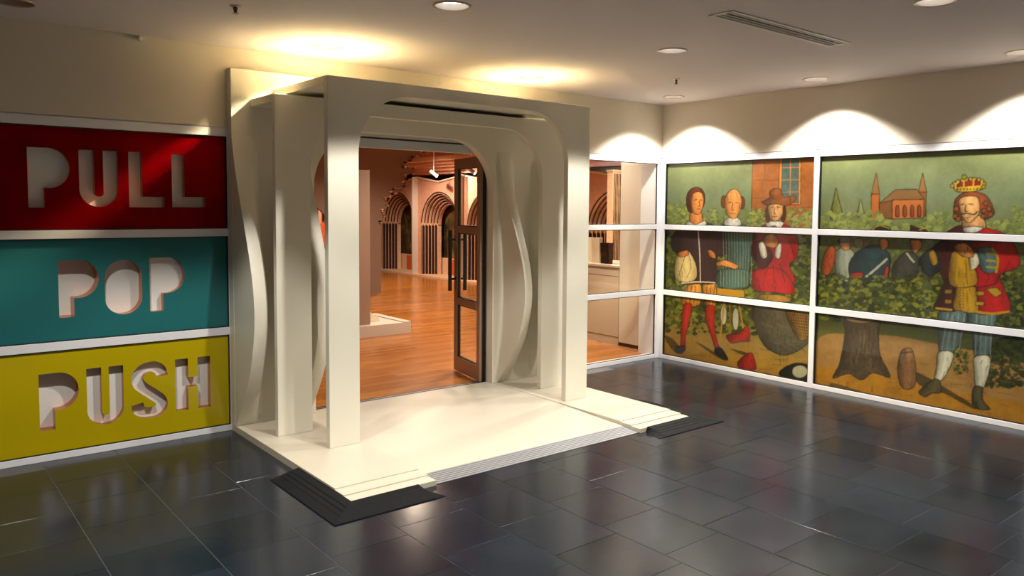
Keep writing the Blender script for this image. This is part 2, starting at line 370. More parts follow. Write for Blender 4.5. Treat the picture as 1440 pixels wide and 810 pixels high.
# ------------------------------------------------------------------ portal
PX0, PX1, PC = -4.46, -1.665, -3.0625
pt = thing('entrance_portal', 'layered cream pop-up style arch portal around the glass door', 'portal', (PC, -.5, .04))
def archplate(name, x0, x1, zt, xi0, xi1, zi, r, y0, y1, zb=.044, m='portal', bevel=.003):
    pts = [(x0, zb), (x0, zt), (x1, zt), (x1, zb), (xi1, zb)]+arc(xi1-r, zi-r, r, r, 0, 90, 20)+arc(xi0+r, zi-r, r, r, 90, 180, 20)+[(xi0, zb)]
    o = MB().prism(pts, XZ, y0, y1).build(name, m, pt, bevel=bevel)
    return o
archplate('back_panel', PX0, PX1, 2.5, -3.872, -2.253, 2.135, .42, -.088, -.004)
archplate('middle_arch', -4.325, -1.815, 2.3, -4.084, -2.056, 2.205, .40, -.51, -.462)
archplate('front_arch', -4.17, -1.947, 2.38, -3.96, -2.175, 2.297, .385, -.96, -.908)
for nm, x0, x1, y0, z in (('front_top_board', -4.17, -1.947, -.908, 2.38), ('middle_top_board', -4.325, -1.815, -.462, 2.3)):
    o = MB().box(x0, x1, y0, -.088, z-.05, z).build(nm, 'portal', pt, bevel=.002)
# bowed ribs standing out from the back panel
DK = [(2.07, 0), (2.0, .012), (1.9, .035), (1.8, .068), (1.66, .122), (1.52, .183), (1.38, .245), (1.244, .302), (1.12, .345), (1.017, .372), (.88, .388), (.78, .384), (.69, .368), (.56, .332), (.44, .283), (.34, .226), (.25, .163), (.16, .098), (.1, .05), (.0445, 0)]
DZ = []
for i in range(61):
    z = .0445+(2.07-.0445)*i/60
    DZ.append((z, float(np.interp(z, [a for a, _ in DK[::-1]], [b for _, b in DK[::-1]]))))
for it in range(3): DZ = [DZ[0]]+[(DZ[i][0], (DZ[i-1][1]+2*DZ[i][1]+DZ[i+1][1])/4) for i in range(1, 60)]+[DZ[-1]]
def rib(name, xa, sgn, amp=1.0, flat=.085, fall=.10):
    prof = [(0, 0), (0, 1), (flat*.5, 1.0), (flat, .97), (flat+fall*.25, .85), (flat+fall*.5, .55), (flat+fall*.75, .2), (flat+fall, 0)]
    rows = [[(xa+sgn*u, -.085-d*amp*f, z) for u, f in prof] for z, d in DZ]
    return MB().grid(rows).build(name, 'portal', pt, smooth=True)
rib('curved_rib', PX0+.002, 1); rib('curved_rib', -3.925, -1)
rib('curved_rib', -2.2, 1); rib('curved_rib', PX1-.002, -1)
rib('inner_fold', -2.2, -1, .24, .02, .03); rib('inner_fold', -3.925, 1, .24, .02, .03)

# ------------------------------------------------------------------ platform
pl = thing('entrance_platform', 'low white entrance platform with sloping middle and metal tread', 'platform', (PC, -.9, 0))
def wing(x0, x1):
    for z0, z1, y in ((.0, .029, -1.825), (.029, .037, -1.735), (.037, .044, -1.63)):
        o = MB().box(x0, x1, y, -.002, z0, z1).build('wing_layer', 'plat', pl)
wing(-4.455, -3.93); wing(-2.24, -1.7)
MB().prism([(-.002, .0), (-.002, .044), (-.9, .041), (-1.655, .016), (-1.655, 0)], lambda u, v, d: (d, u, v), -3.93, -2.243).build('ramp_plate', 'plat', pl)
MB().prism([(-1.655, 0), (-1.655, .011), (-1.818, .0005), (-1.818, 0)], lambda u, v, d: (d, u, v), -3.925, -2.235).build('tread_base', 'gasket', pl)
for k in range(7):
    a = -1.655-.0233*k; z = .016-.0019*k
    MB().prism([(a, 0.0003), (a, z), (a-.0165, z-.0012), (a-.0165, 0.0003)], lambda u, v, d: (d, u, v), -3.925, -2.235).build('tread_bar', 'alu', pl)
# rubber edge ramps
def rubber(lab, ox, oy, sx, xe, ye):
    """L-shaped threshold ramp; (ox, oy) outer corner, sx = +1 when its side leg is on the left"""
    t = thing('rubber_ramp', lab, 'ramp', (ox, oy, 0), 'black rubber ramps at the platform corners')
    prof = [(0, 0), (0, .005), (.055, .016), (.058, .0185), (.085, .0225), (.088, .0195), (.092, .0235), (.119, .0275), (.122, .0245), (.126, .0285), (.15, .032), (.176, .034), (.176, 0)]
    def P(u, z, s):
        if s < 0:   # along the side leg
            return (ox+sx*u, ye, z)
        return None
    rows = []
    E = .075
    rows.append([(ox+sx*(u+.03*(z > .003)*0), ye+.0+.09*min(1, u/.18), 0.001) for u, z in prof])
    rows.append([(ox+sx*u, ye-E+.09*min(1, u/.18), z) for u, z in prof])
    rows.append([(ox+sx*u, oy+u, z) for u, z in prof])
    rows.append([(xe-sx*(E-.0*u), oy+u, z) for u, z in prof])
    rows.append([(xe-sx*.06*min(1, u/.18), oy+u, .001) for u, z in prof])
    MB().grid(rows).build('ramp_body', 'rubber', t)
    return t
rubber('black rubber edge ramp below the PUSH side of the platform', -4.632, -2.003, 1, -3.975, -1.16)
rubber('black rubber edge ramp on the mural side of the platform', -1.523, -2.003, -1, -2.245, -1.16)

# ------------------------------------------------------------------ door
dr = thing('door_1', 'glazed entrance door in pale metal frame, one leaf open inward', 'door', (-2.25, .05, 0), kind='structure')
box('header', 'doorw', -3.93, -2.2, .0, .06, 2.03, 2.098, dr)
box('header_gasket', 'gasket', -3.93, -2.2, .0, .05, 2.098, 2.112, dr)
box('jamb', 'doorw', -2.253, -2.20, -.0, .07, .02, 2.03, dr); box('jamb', 'doorw', -3.93, -3.875, -.0, .07, .02, 2.03, dr)
box('jamb_seal', 'gasket', -2.262, -2.253, .01, .05, .02, 2.03, dr)
th = MB().box(-3.93, -2.2, .0, .035, .0, .03).build('threshold', 'alu', dr)
box('threshold_track', 'trackm', -3.93, -2.2, .036, .085, .0, .028, dr); box('threshold_strip', 'alu', -3.93, -2.2, .086, .1, 0, .028, dr); box('threshold_track', 'trackm', -3.93, -2.2, .1, .135, 0, .026, dr)
leaf = MB(); hx, hy = -2.262, .06; ang = math.radians(101); Wd = .61
ux, uy = math.cos(math.radians(78)), math.sin(math.radians(78)); nx, ny = -uy, ux
def LB(a, b, c, d, z0, z1, name, m, parent=dr, bevel=0):
    """box in leaf coordinates: a..b along the leaf from the hinge, c..d through its thickness (positive = side facing the portal)"""
    s = MB().box(a, b, c, d, z0, z1); s.v = [(hx+ux*x+nx*y, hy+uy*x+ny*y, z) for x, y, z in s.v]
    return s.build(name, m, parent, bevel=bevel)
box_l = LB(0, .07, -.02, .02, .035, 2.02, 'stile', 'doorf', bevel=.002); LB(Wd-.075, Wd, -.02, .02, .035, 2.02, 'stile', 'doorf', bevel=.002)
for z0, z1 in ((1.93, 2.02), (1.335, 1.4), (.665, .73), (.035, .17)): LB(.07, Wd-.075, -.02, .02, z0, z1, 'rail', 'doorf', bevel=.002)
for z0, z1 in ((1.4, 1.93), (.73, 1.335), (.17, .665)):
    LB(.07, Wd-.075, -.004, .004, z0, z1, 'pane', 'glass')
    for q in ((.07, .078, z0, z1), (Wd-.083, Wd-.075, z0, z1), (.07, Wd-.075, z0, z0+.008), (.07, Wd-.075, z1-.008, z1)): LB(q[0], q[1], -.012, .012, q[2], q[3], 'gasket', 'gasket')
LB(Wd-.06, Wd-.045, .02, .0205, .8, 1.2, 'lock_strip', 'handle')
for sd in (1, -1):
    def hp(x, y, z): return (hx+ux*x+nx*y*sd, hy+uy*x+ny*y*sd, z)
    h = MB().tube(hp(Wd-.04, .075, .79), hp(Wd-.04, .075, 1.36), .018).build('pull_handle', 'handle', dr, smooth=True)
    for z in (.9, 1.27): MB().tube(hp(Wd-.04, .018, z), hp(Wd-.04, .075, z), .011).build('handle_stem', 'handle', h)

# ------------------------------------------------------------------ ceiling fittings
def lamp(x, y, on, label, spot=True, warm=False):
    tg = OFFSCREEN.get((x, y)); nm = lambda b: f'{b}_{tg}_offscreen' if tg else b
    t = thing(nm('ceiling_light'), label, 'ceiling light', (x, y, H), 'recessed ceiling lights')
    r = MB(); n = 36
    rows = [[(x+rr*math.cos(2*math.pi*i/n), y+rr*math.sin(2*math.pi*i/n), z) for i in range(n+1)] for rr, z in ((.104, H+.001), (.103, H-.005), (.095, H-.007), (.088, H-.003), (.084, H+.05))]
    r.grid(rows); r.build('trim_ring', 'trim', t, smooth=True)
    d = MB(); d.prism(circle(0, 0, .086), lambda u, v, w: (x+u, y+v, w), H+.03, H+.034); o = d.build(nm('diffuser'), 'lamp' if on else 'off', t)
    if on and spot:
        L = bpy.data.lights.new(nm('downlight'), 'SPOT'); L.energy = LAMP_W*(2.6 if warm else 1); L.color = (1.0, .80, .48) if warm else LAMP_C; L.spot_size = math.radians(116); L.spot_blend = .22; L.shadow_soft_size = .05
        lo = bpy.data.objects.new(nm('downlight'), L); COL.objects.link(lo); par(lo, t); lo.location = (x, y, H-.012)
def lamp_label(x, y):
    return {(-3.93, -.445): 'recessed lamp above the PULL end of the portal', (-2.13, -.44): 'recessed lamp above the mural end of the portal', (-.41, -.5): 'recessed lamp in the ceiling corner over the glazing',
            (-3.92, -1.96): 'recessed lamp in front of the portal, nearest the red panel', (-2.135, -1.955): 'recessed lamp between the portal and the slot vent',
            (-.376, -1.975): 'recessed lamp close to the mural wall, above its mullion', (-2.12, -3.69): 'recessed lamp beyond the slot vent from the portal'}.get((x, y), {'sign_wall': 'recessed lamp in front of the POP panel', 'mural_wall': 'recessed lamp close to the mural, before the crowned figure', 'lobby_middle': 'recessed lamp in the lobby middle, facing the portal', 'lobby_side': 'recessed lamp in the lobby, facing the PUSH panel'}.get(OFFSCREEN.get((x, y))))
for x, y in LAMPS: lamp(x, y, True, lamp_label(x, y), warm=(y > -.6 and x < -1))
lamp(-5.715, -.45, False, 'unlit dark recessed lamp above the red panel')
v = thing('slot_vent', 'white linear slot air vent with dark slots in the ceiling', 'vent', (-2.12, -2.82, H))
f = MB(); x0, x1, y0, y1 = -2.735, -1.51, -2.885, -2.75
for q in ((x0-.012, x1+.012, y0-.012, y0+.012), (x0-.012, x1+.012, y1-.012, y1+.012), (x0-.012, x0+.02, y0, y1), (x1-.02, x1+.012, y0, y1)): f.box(*q, H-.006, H+.004)
f.build('frame', 'ventw', v)
for k in (0, 1, 2): box('blade', 'ventw', x0+.02, x1-.02, y0+.030+.034*k, y0+.041+.034*k, H-.003, H+.001, v)
box('duct', 'slot', x0, x1, y0, y1, H+.02, H+.026, v)
for (x, y), lab in (((-4.794, -1.176), 'small ceiling sprinkler between the red panel and portal'), ((-1.203, -1.202), 'small ceiling sprinkler near the mural corner')):
    s = thing('sprinkler', lab, 'sprinkler', (x, y, H), 'ceiling sprinklers')
    MB().tube((x, y, H), (x, y, H-.006), .03, .028, 20).build('rosette', 'trim', s)
    MB().tube((x, y, H-.006), (x, y, H-.04), .008, .006, 10).build('stem', 'dark', s)
    MB().tube((x, y, H-.04), (x, y, H-.043), .016, .016, 14).build('deflector', 'dark', s)
    for q in (-1, 1): MB().tube((x+q*.012, y, H-.006), (x+q*.004, y, H-.042), .002, n=6).build('arm', 'dark', s)
s = thing('wall_sensor', 'tiny white sensor where ceiling meets wall above PULL', 'sensor', (-5.0, -.02, H-.02))
MB().tube((-5.0, -.0, H-.02), (-5.0, -.05, H-.03), .016, .014, 14).build('body', 'ventw', s, smooth=True)
MB().tube((-5.0, -.05, H-.03), (-5.0, -.054, H-.031), .010, .010, 14).build('lens', 'frame', s)

# ------------------------------------------------------------------ gallery seen through the door and the glazing
ZG = .02
gf = box('floor', 'wood', -4.4, 4.6, .135, 12.4, -.06, ZG); tag(gf, 'honey coloured strip wood floor of the gallery', 'floor', kind='structure')
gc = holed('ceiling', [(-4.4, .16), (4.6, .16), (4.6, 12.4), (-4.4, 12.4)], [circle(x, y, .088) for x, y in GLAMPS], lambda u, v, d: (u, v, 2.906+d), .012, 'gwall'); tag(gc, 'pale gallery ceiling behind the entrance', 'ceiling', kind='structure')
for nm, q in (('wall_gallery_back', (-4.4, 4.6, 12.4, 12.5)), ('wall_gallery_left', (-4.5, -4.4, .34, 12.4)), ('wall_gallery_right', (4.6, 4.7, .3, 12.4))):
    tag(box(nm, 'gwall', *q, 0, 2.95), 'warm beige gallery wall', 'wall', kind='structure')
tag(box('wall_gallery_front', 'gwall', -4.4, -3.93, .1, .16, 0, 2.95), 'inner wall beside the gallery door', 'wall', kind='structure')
ret = box('wall_gallery_return', 'gwhite', .095, .45, .24, .68, .06, 2.9); tag(ret, 'white wall end beside the glazing', 'wall', kind='structure')
box('baseboard', 'dark', .098, .45, .243, .678, .02, .06, ret)
for k, (x, y) in enumerate(GLAMPS):
    gn = GNAMES[k]; t = thing(f'ceiling_light_{gn}_offscreen', {'gallery_door': 'warm recessed lamp just inside the gallery door', 'gallery_counter': 'warm recessed lamp over the gallery counter', 'gallery_middle': 'warm recessed lamp before the torn brown board', 'gallery_back': 'warm recessed lamp in front of the printed arches'}[gn], 'ceiling light', (x, y, 2.9), 'gallery ceiling lights')
    MB().prism(circle(0, 0, .086, 20), lambda u, v, w: (x+u, y+v, w), 2.92, 2.925).build(f'diffuser_{gn}_offscreen', 'lamp', t)
    L = bpy.data.lights.new(f'downlight_{gn}_offscreen', 'SPOT'); L.energy = GAL_W; L.color = GAL_C; L.spot_size = math.radians(150); L.spot_blend = .5; L.shadow_soft_size = .08
    lo = bpy.data.objects.new(f'downlight_{gn}_offscreen', L); COL.objects.link(lo); par(lo, t); lo.location = (x, y, 2.88)

# torn-edged board standing in front of the painted ruin
def on_y(pts, y): return [(at(px, py, 1, y).x, at(px, py, 1, y).z) for px, py in pts]
edge = [(536, 412), (536, 340), (537, 312), (541, 303), (539, 296), (545, 288), (543, 279), (549, 276), (552, 270), (558, 272), (556, 266), (563, 265), (570, 261), (569, 256), (573, 252), (572, 246), (582, 244), (583, 236), (574, 236), (567, 234), (571, 229), (578, 226), (583, 221), (590, 219), (596, 214), (604, 210), (606, 180)]
e2 = on_y(edge, 7.05)
lo_ = on_y([(400, 150), (400, 250), (436, 283), (452, 297), (464, 311), (480, 330), (490, 416)], 7.05)
pts = [(x, max(z, ZG)) for x, z in e2]; pts[-1] = (pts[-1][0], 2.9)
pts = pts+[(lo_[0][0], 2.9)]+[(x, max(z, ZG)) for x, z in lo_[1:]]
tb = MB().prism(pts, XZ, 7.05, 7.11).build('torn_board', 'gbrown'); tag(tb, 'tall brown board with a torn jagged edge in front of the arches', 'display board')
bits = thing('torn_fringe', 'small dark stone fragments fixed along the torn edge', 'display piece', (.6, 7.0, 1.5))
rr = random.Random(3)
for px, py in edge[2:26]:
    for _ in range(2):
        p = at(px+rr.uniform(-2.5, .5), py+rr.uniform(-1.5, 1.5), 1, 7.0); r = rr.uniform(.01, .02)
        q = [(p.x+r*rr.uniform(.5, 1.3)*math.cos(a), p.z+r*rr.uniform(.5, 1.2)*math.sin(a)) for a in (0, 1, 2.1, 3.1, 4.2, 5.3)]
        MB().prism(q, XZ, 6.98, 7.05).build('fragment', rr.choice(['umber', 'salmon', 'salmon2', 'umber']), bits)
# printed ruin with nested arches
YS = [11.65, 9.86, 8.06, 6.26, 4.46, 2.66, .86]
sc = thing('arch_screen', 'long salmon coloured screen of printed ruin arches with striped columns', 'display screen', (3, 6, ZG))
YZ = lambda u, v, d: (d, u, v)
for k in range(6):
    yB, yA = YS[k], YS[k+1]; yc = (yA+yB)/2; zc = 1.16; R = .74; W = (yB-yA)/2
    top = [(yB, 2.21), (yc, 2.09), (yA, 2.21)]
    pl_ = [(yA, ZG), (yc-R, ZG)]+arc(yc, zc, -R, R, 0, 180, 24)+[(yc+R, ZG), (yB, ZG)]+top
    MB().prism(pl_, YZ, 3.0, 3.03).build('arch_panel', 'salmon', sc)
    for r_ in range(6):
        a, b = R-.046*r_, R-.046*(r_+1); x = 3.03+.055*r_
        ring = arc(yc, zc, a+.004, a+.004, 0, 180, 20)+arc(yc, zc, b, b, 180, 0, 20)
        MB().prism(ring, YZ, x-.03, x+.05).build('arch_ring', 'salmon' if r_ % 2 else 'salmon2', sc)
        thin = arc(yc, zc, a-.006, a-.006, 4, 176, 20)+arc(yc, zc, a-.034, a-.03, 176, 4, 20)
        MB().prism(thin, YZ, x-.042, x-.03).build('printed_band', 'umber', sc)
        for sgn in (-1, 1):
            y0, y1 = sorted((yc+sgn*(a+.004), yc+sgn*b)); box('column', 'umber' if r_ != 5 else 'salmon2', x-.03, x+.05, y0, y1, ZG, zc, sc)
            box('column_stripe', 'salmon2', x-.036, x-.03, y0+.004, y0+.02, ZG, zc, sc)  # thin pale stripe of the print down each dark column
            box('capital', 'salmon2', x-.04, x+.05, y0, y1, zc-.02, zc+.03, sc)
    box('edge_fin', 'gwhite', 2.86, 3.0, yB-.02, yB+.02, ZG, 2.23, sc)
    for (ya, za), (yb, zb) in ((top[0], top[1]), (top[1], top[2])):
        MB().tube((2.98, ya, za+.015), (2.98, yb, zb+.015), .02, n=8).build('top_edge', 'paper', sc)
    box('back_ledge', 'salmon2', 3.40, 3.48, yA+.1, yB-.1, ZG, .42, sc); box('orange_strip', 'orange', 3.39, 3.40, yc-.1, yc+.25, ZG, .40, sc)
    pc = box('landscape_print', 'picture', 3.48, 3.5, yA, yB, .42, 1.9, sc)
box('floor_base', 'salmon2', 2.84, 4.0, .86, 11.65, ZG, .06, sc)
co = thing('ruin_cornice', 'salmon stepped cornice above the printed arches', 'display piece', (2.9, 6, 2.35))
for x, z0, z1, m, yl in ((2.98, 2.27, 2.34, 'salmon', 10.05), (2.9, 2.34, 2.41, 'salmon', 10.3), (2.82, 2.41, 2.46, 'salmon2', 10.42), (2.74, 2.46, 2.53, 'salmon', 10.5), (2.64, 2.53, 2.62, 'salmon2', 10.2), (2.7, 2.62, 2.76, 'salmon', 10.0), (2.58, 2.76, 2.88, 'salmon2', 9.7)):
    box('moulding', m, x, 3.3, .9, yl, z0, z1, co)
for px, py in ((610, 244), (663, 240)):
    p = at(px, py, 0, 2.55); t = thing('spotlight', 'small white track spotlight below the cornice', 'spotlight', tuple(p), 'spotlights over the arches')
    MB().tube(p+Vector((-.03, .07, .05)), p+Vector((.03, -.07, -.05)), .035, .04, 14).build('head', 'gwhite', t, smooth=True)
    MB().tube(p+Vector((0, 0, .0)), p+Vector((0, 0, 2.9-p.z)), .01, n=8).build('stem', 'gwhite', t)
    MB().tube(p+Vector((.03, -.07, -.05)), p+Vector((.033, -.076, -.054)), .034, n=14).build('lens', 'lamp', t)
    L = bpy.data.lights.new('track_spot', 'SPOT'); L.energy = 90; L.color = GAL_C; L.spot_size = math.radians(100); L.spot_blend = .4; L.shadow_soft_size = .03
    lo = bpy.data.objects.new('track_spot', L); COL.objects.link(lo); par(lo, t); lo.location = p+Vector((.037, -.083, -.06)); lo.rotation_euler = Vector((.03, -.07, -.05)).to_track_quat('-Z', 'Y').to_euler()
# printed piece glimpsed past the portal's side
pp = thing('ruin_fragment_panel', 'orange and umber printed ruin piece behind the brown board', 'display board', (0, 10, ZG))
MB().prism([(-1.2, ZG), (1.6, ZG), (1.6, 1.4), (1.1, 1.55), (.6, 2.1), (-.2, 2.0), (-1.2, 2.2)], XZ, 10.0, 10.05).build('panel', 'salmon', pp)
for q in ((-1.2, 1.6, 9.97, 10.0, ZG, .5), (.2, .9, 9.96, 10.0, .5, 1.2)): box('orange_block', 'orange', *q, pp)
for k in range(5): box('dark_band', 'umber', .2+.2*k, .28+.2*k, 9.95, 10.0, 1.25, 1.8-.06*k, pp)
box('dark_band', 'umber', -1.2, 1.6, 9.95, 10.0, .68, .74, pp)
# plinth with column
ph = thing('display_plinth', 'low white plinth on the wood floor carrying a white column', 'plinth', (-2, 3.1, ZG))
box('base', 'gwhite', -2.2, -1.32, 2.86, 3.75, ZG, .155, ph); box('rim', 'gwhite', -1.42, -1.32, 2.86, 3.75, .155, .165, ph)
box('column', 'gwall', -2.14, -1.825, 2.95, 3.3, .155, 2.0, ph)
ct = MB().prism([(-1.82, .156), (-1.6, .156), (-1.62, .2), (-1.66, .25), (-1.7, .24), (-1.74, .29), (-1.8, .30), (-1.82, .32)], XZ, 3.12, 3.14).build('paper_cutout', 'paper'); tag(ct, 'small torn white paper cut-out standing on the low plinth', 'cut-out')
# counter behind the glazing
cn = thing('display_counter', 'pale laminate counter with drawer behind the glazing', 'counter', (.4, 1.6, ZG))
box('worktop', 'cabin', .085, .75, .684, 2.6, .9, .926, cn, bevel=.002)
box('drawer_front', 'cabin', .095, .12, .69, 2.6, .806, .896, cn); box('door_front', 'cabin', .095, .12, .69, 2.6, .115, .8, cn); box('body', 'cabin', .12, .75, .684, 2.6, .1, .9, cn); box('plinth', 'cabin', .1, .7, .69, 2.6, ZG, .108, cn)
def card(y0, y1, z1, m, lab, nf=4):
    s = MB(); pts = []
    rows = [[], []]
    for i in range(nf+1):
        y = y0+(y1-y0)*i/nf; x = .2+(.09 if i % 2 else 0)
        rows[0].append((x, y, .926)); rows[1].append((x+(.02 if i % 2 else -.015), y, z1))
    s.grid(rows); o = s.build('folded_card', m); tag(o, lab, 'folded card', 'folded cards on the counter')
    md = o.modifiers.new('solid', 'SOLIDIFY'); md.thickness = .004
card(1.11, 1.24, 1.228, 'paper', 'white folded paper card beside the dark card on the counter', 2); card(1.25, 1.40, 1.225, 'paper', 'white folded paper card further along the counter', 2)
card(.95, 1.09, 1.17, 'umber', 'dark printed folded card on the counter', 4)
ps = thing('printed_post', 'slim printed ochre post standing behind the counter', 'post', (2.39, 3, ZG))
box('shaft', 'salmon2', 2.28, 2.5, 2.98, 3.1, ZG, 2.13, ps); box('cap', 'gwhite', 2.27, 2.51, 2.97, 3.11, 2.13, 2.16, ps)
for k in range(6): box('printed_stripe', 'picture', 2.30+.033*k, 2.315+.033*k, 2.972, 2.98, .3, 2.1, ps)

# ------------------------------------------------------------------ mural: a printed scene, generic costumed figures in a landscape
RES = .0026; MX = .028
rng = np.random.default_rng(5)
class Canvas:
    def __init__(s, s0, s1, z0, z1):
        s.s0, s.z0 = s0, z0; s.w = int((s1-s0)/RES); s.h = int((z1-z0)/RES); s.a = np.zeros((s.h, s.w, 3))
        s.S, s.Z = np.meshgrid(s0+(np.arange(s.w)+.5)*RES, z0+(np.arange(s.h)+.5)*RES)
    def cv(s, pts):
        out = []
        for p in pts: q = at(p[0], p[1], 0, MX); out.append(((-q.y-s.s0)/RES, (q.z-s.z0)/RES))
        return np.array(out)
    def mask(s, P):
        i0 = max(int(P[:, 0].min())-1, 0); i1 = min(int(P[:, 0].max())+2, s.w); j0 = max(int(P[:, 1].min())-1, 0); j1 = min(int(P[:, 1].max())+2, s.h)
        if i1 <= i0 or j1 <= j0: return None
        X, Y = np.meshgrid(np.arange(i0, i1)+.5, np.arange(j0, j1)+.5); m = np.zeros(X.shape, bool); n = len(P)
        for k in range(n):
            x0, y0 = P[k]; x1, y1 = P[(k+1) % n]
            if y0 == y1: continue
            m ^= ((y0 > Y) != (y1 > Y)) & (X < (x1-x0)*(Y-y0)/(y1-y0)+x0)
        return (slice(j0, j1), slice(i0, i1)), m
    def put(s, P, col, var=.12, alpha=1, shade=0):
        r = s.mask(P)
        if r is None: return
        sl, m = r; c = np.array(srgb(col)) if isinstance(col, str) else np.array(col)
        nz = 1+var*s.noise[sl][m][:, None]
        if shade and m.sum() > 60:
            ii = np.nonzero(m)[1]; jj = np.nonzero(m)[0]; u = (ii-ii.min())/max(np.ptp(ii), 1); v_ = (jj-jj.min())/max(np.ptp(jj), 1)
            row = {}; lo = np.full(m.shape[0], 1e9); hi = np.full(m.shape[0], -1.); np.minimum.at(lo, jj, ii); np.maximum.at(hi, jj, ii)
            ru = (ii-lo[jj])/np.maximum(hi[jj]-lo[jj], 1)
            fold = .12*np.sin(ru*19+v_*5+s.noise[sl][m]*4)*(m.sum() > 900)
            nz = nz*(1+shade*(.45-1.5*np.abs(ru-.62)**1.5*1.6+.25*(v_-.5)+fold))[:, None]
        s.a[sl][m] = s.a[sl][m]*(1-alpha)+np.clip(c*nz, 0, 1)*alpha
    def poly(s, pts, col, ink=True, smooth=True, var=.14, alpha=1, iw=2.3, shade=None):
        if smooth: pts = catmull(pts, True, 5)
        P = s.cv(pts); s.put(P, col, var, alpha, (.72 if (smooth and ink) else 0) if shade is None else shade)
        r = s.mask(P) if (ink and smooth) else None
        if r is not None and r[1].sum() > 1500:
            # engraved fold lines kept inside the shape
            sl, m = r; keep = s.a[sl].copy(); x0, y0 = P.min(0); x1, y1 = P.max(0)
            for _ in range(int(min(34, 5+m.sum()/900))):
                x = rng.uniform(x0, x1); y = rng.uniform(y0, y1); L = rng.uniform(.12, .3)*(y1-y0); b_ = rng.uniform(-.35, .35)*L
                q = np.array(catmull([(x, y), (x+b_*.7, y-L*.5), (x+b_, y-L)], False, 4)); s.stroke(q, '140d08', rng.uniform(1, 2.2), rng.uniform(.35, .75))
            s.a[sl][~m] = keep[~m]
        if ink: s.stroke(np.vstack([P, P[:1]]), '1c150c', iw, .85)
    def stroke(s, P, col, wd, alpha=.9):
        c = np.array(srgb(col))
        for k in range(len(P)-1):
            a, b = P[k], P[k+1]; d = b-a; L = np.hypot(*d)
            if L < 1e-6: continue
            n_ = np.array([-d[1], d[0]])/L*wd/2; e = d/L*wd*.2
            r = s.mask(np.array([a-e+n_, b+e+n_, b+e-n_, a-e-n_]))
            if r is None: continue
            sl, m = r; s.a[sl][m] = s.a[sl][m]*(1-alpha)+c*alpha
    def line(s, pts, col='1c150c', wd=1.6, smooth=True, alpha=.9):
        if smooth and len(pts) > 2: pts = catmull(pts, False, 5)
        s.stroke(s.cv(pts), col, wd, alpha)
    def ell(s, cx, cy, rx, ry, col, ink=True, **k): s.poly([(cx+rx*math.cos(t), cy+ry*math.sin(t)) for t in np.linspace(0, 2*math.pi, 16)[:-1]], col, ink, False, **k)
    def leaves(s, x0, x1, y0, y1, n, cols, r=(2, 6), ink=.25, top=None):
        n = int(n*2.0); r = (r[0]*.6, r[1]*.72); ink = min(.6, ink*1.8)
        for _ in range(n):
            x = rng.uniform(x0, x1); y = rng.uniform(y0, y1)
            if top is not None and y < top(x): continue
            q = rng.uniform(*r); k = rng.integers(7, 10); t0 = rng.uniform(0, 6)
            pts = [(x+q*rng.uniform(.55, 1.15)*math.cos(t0+6.283*i/k), y+.75*q*rng.uniform(.55, 1.15)*math.sin(t0+6.283*i/k)) for i in range(k)]
            s.put(s.cv(pts), cols[rng.integers(len(cols))], .2, .85)
            if rng.uniform() < ink: s.stroke(s.cv(pts[:4]), '1a1e08', 1.5, .7)
def vnoise(h, w, cell):
    g = rng.uniform(-1, 1, (h//cell+3, w//cell+3)); Y, X = np.mgrid[0:h, 0:w]/cell; j = Y.astype(int); i = X.astype(int); fy = Y-j; fx = X-i
    fy = fy*fy*(3-2*fy); fx = fx*fx*(3-2*fx)
    return (g[j, i]*(1-fx)+g[j, i+1]*fx)*(1-fy)+(g[j+1, i]*(1-fx)+g[j+1, i+1]*fx)*fy
def setup(c):  # base bands of the print
    c.noise = .5*vnoise(c.h, c.w, 60)+.35*vnoise(c.h, c.w, 14)+.35*vnoise(c.h, c.w, 4)
    # vertical colour bands: sky, hedge, ground
    zs = [0, .12, .3, .5, .62, .9, 1.2, 1.42, 1.7, 2.1]; cl = ['a8781e', 'b08a2c', 'a08748', '6a6a26', '4e5a18', '505c1c', '67702e', '828a58', '84906c', '8c925e']
    L = np.array([srgb(k) for k in cl])
    for ch in range(3): c.a[..., ch] = np.interp(c.Z, zs, L[:, ch])
    c.a *= (1+.16*c.noise)[..., None]
KA = lambda *p: [(820+x/4.048, 200+y/4.048) for x, y in p]
KB = lambda *p: [(820+x/4.364, 380+y/4.364) for x, y in p]
KC = lambda *p: [(1140+x/3.857, 190+y/3.857) for x, y in p]
KD = lambda *p: [(1140+x/3.523, 380+y/3.523) for x, y in p]
GR = ['5f6a1e', '4a5616', '78802a', '353f10', '8a8f30', '262e0a', '3d4512']
LG = ['8f9a4c', '9aa556', '7f8d48', 'a3aa62', '74824a']
SK, SK2 = 'c98a4a', 'b0743c'

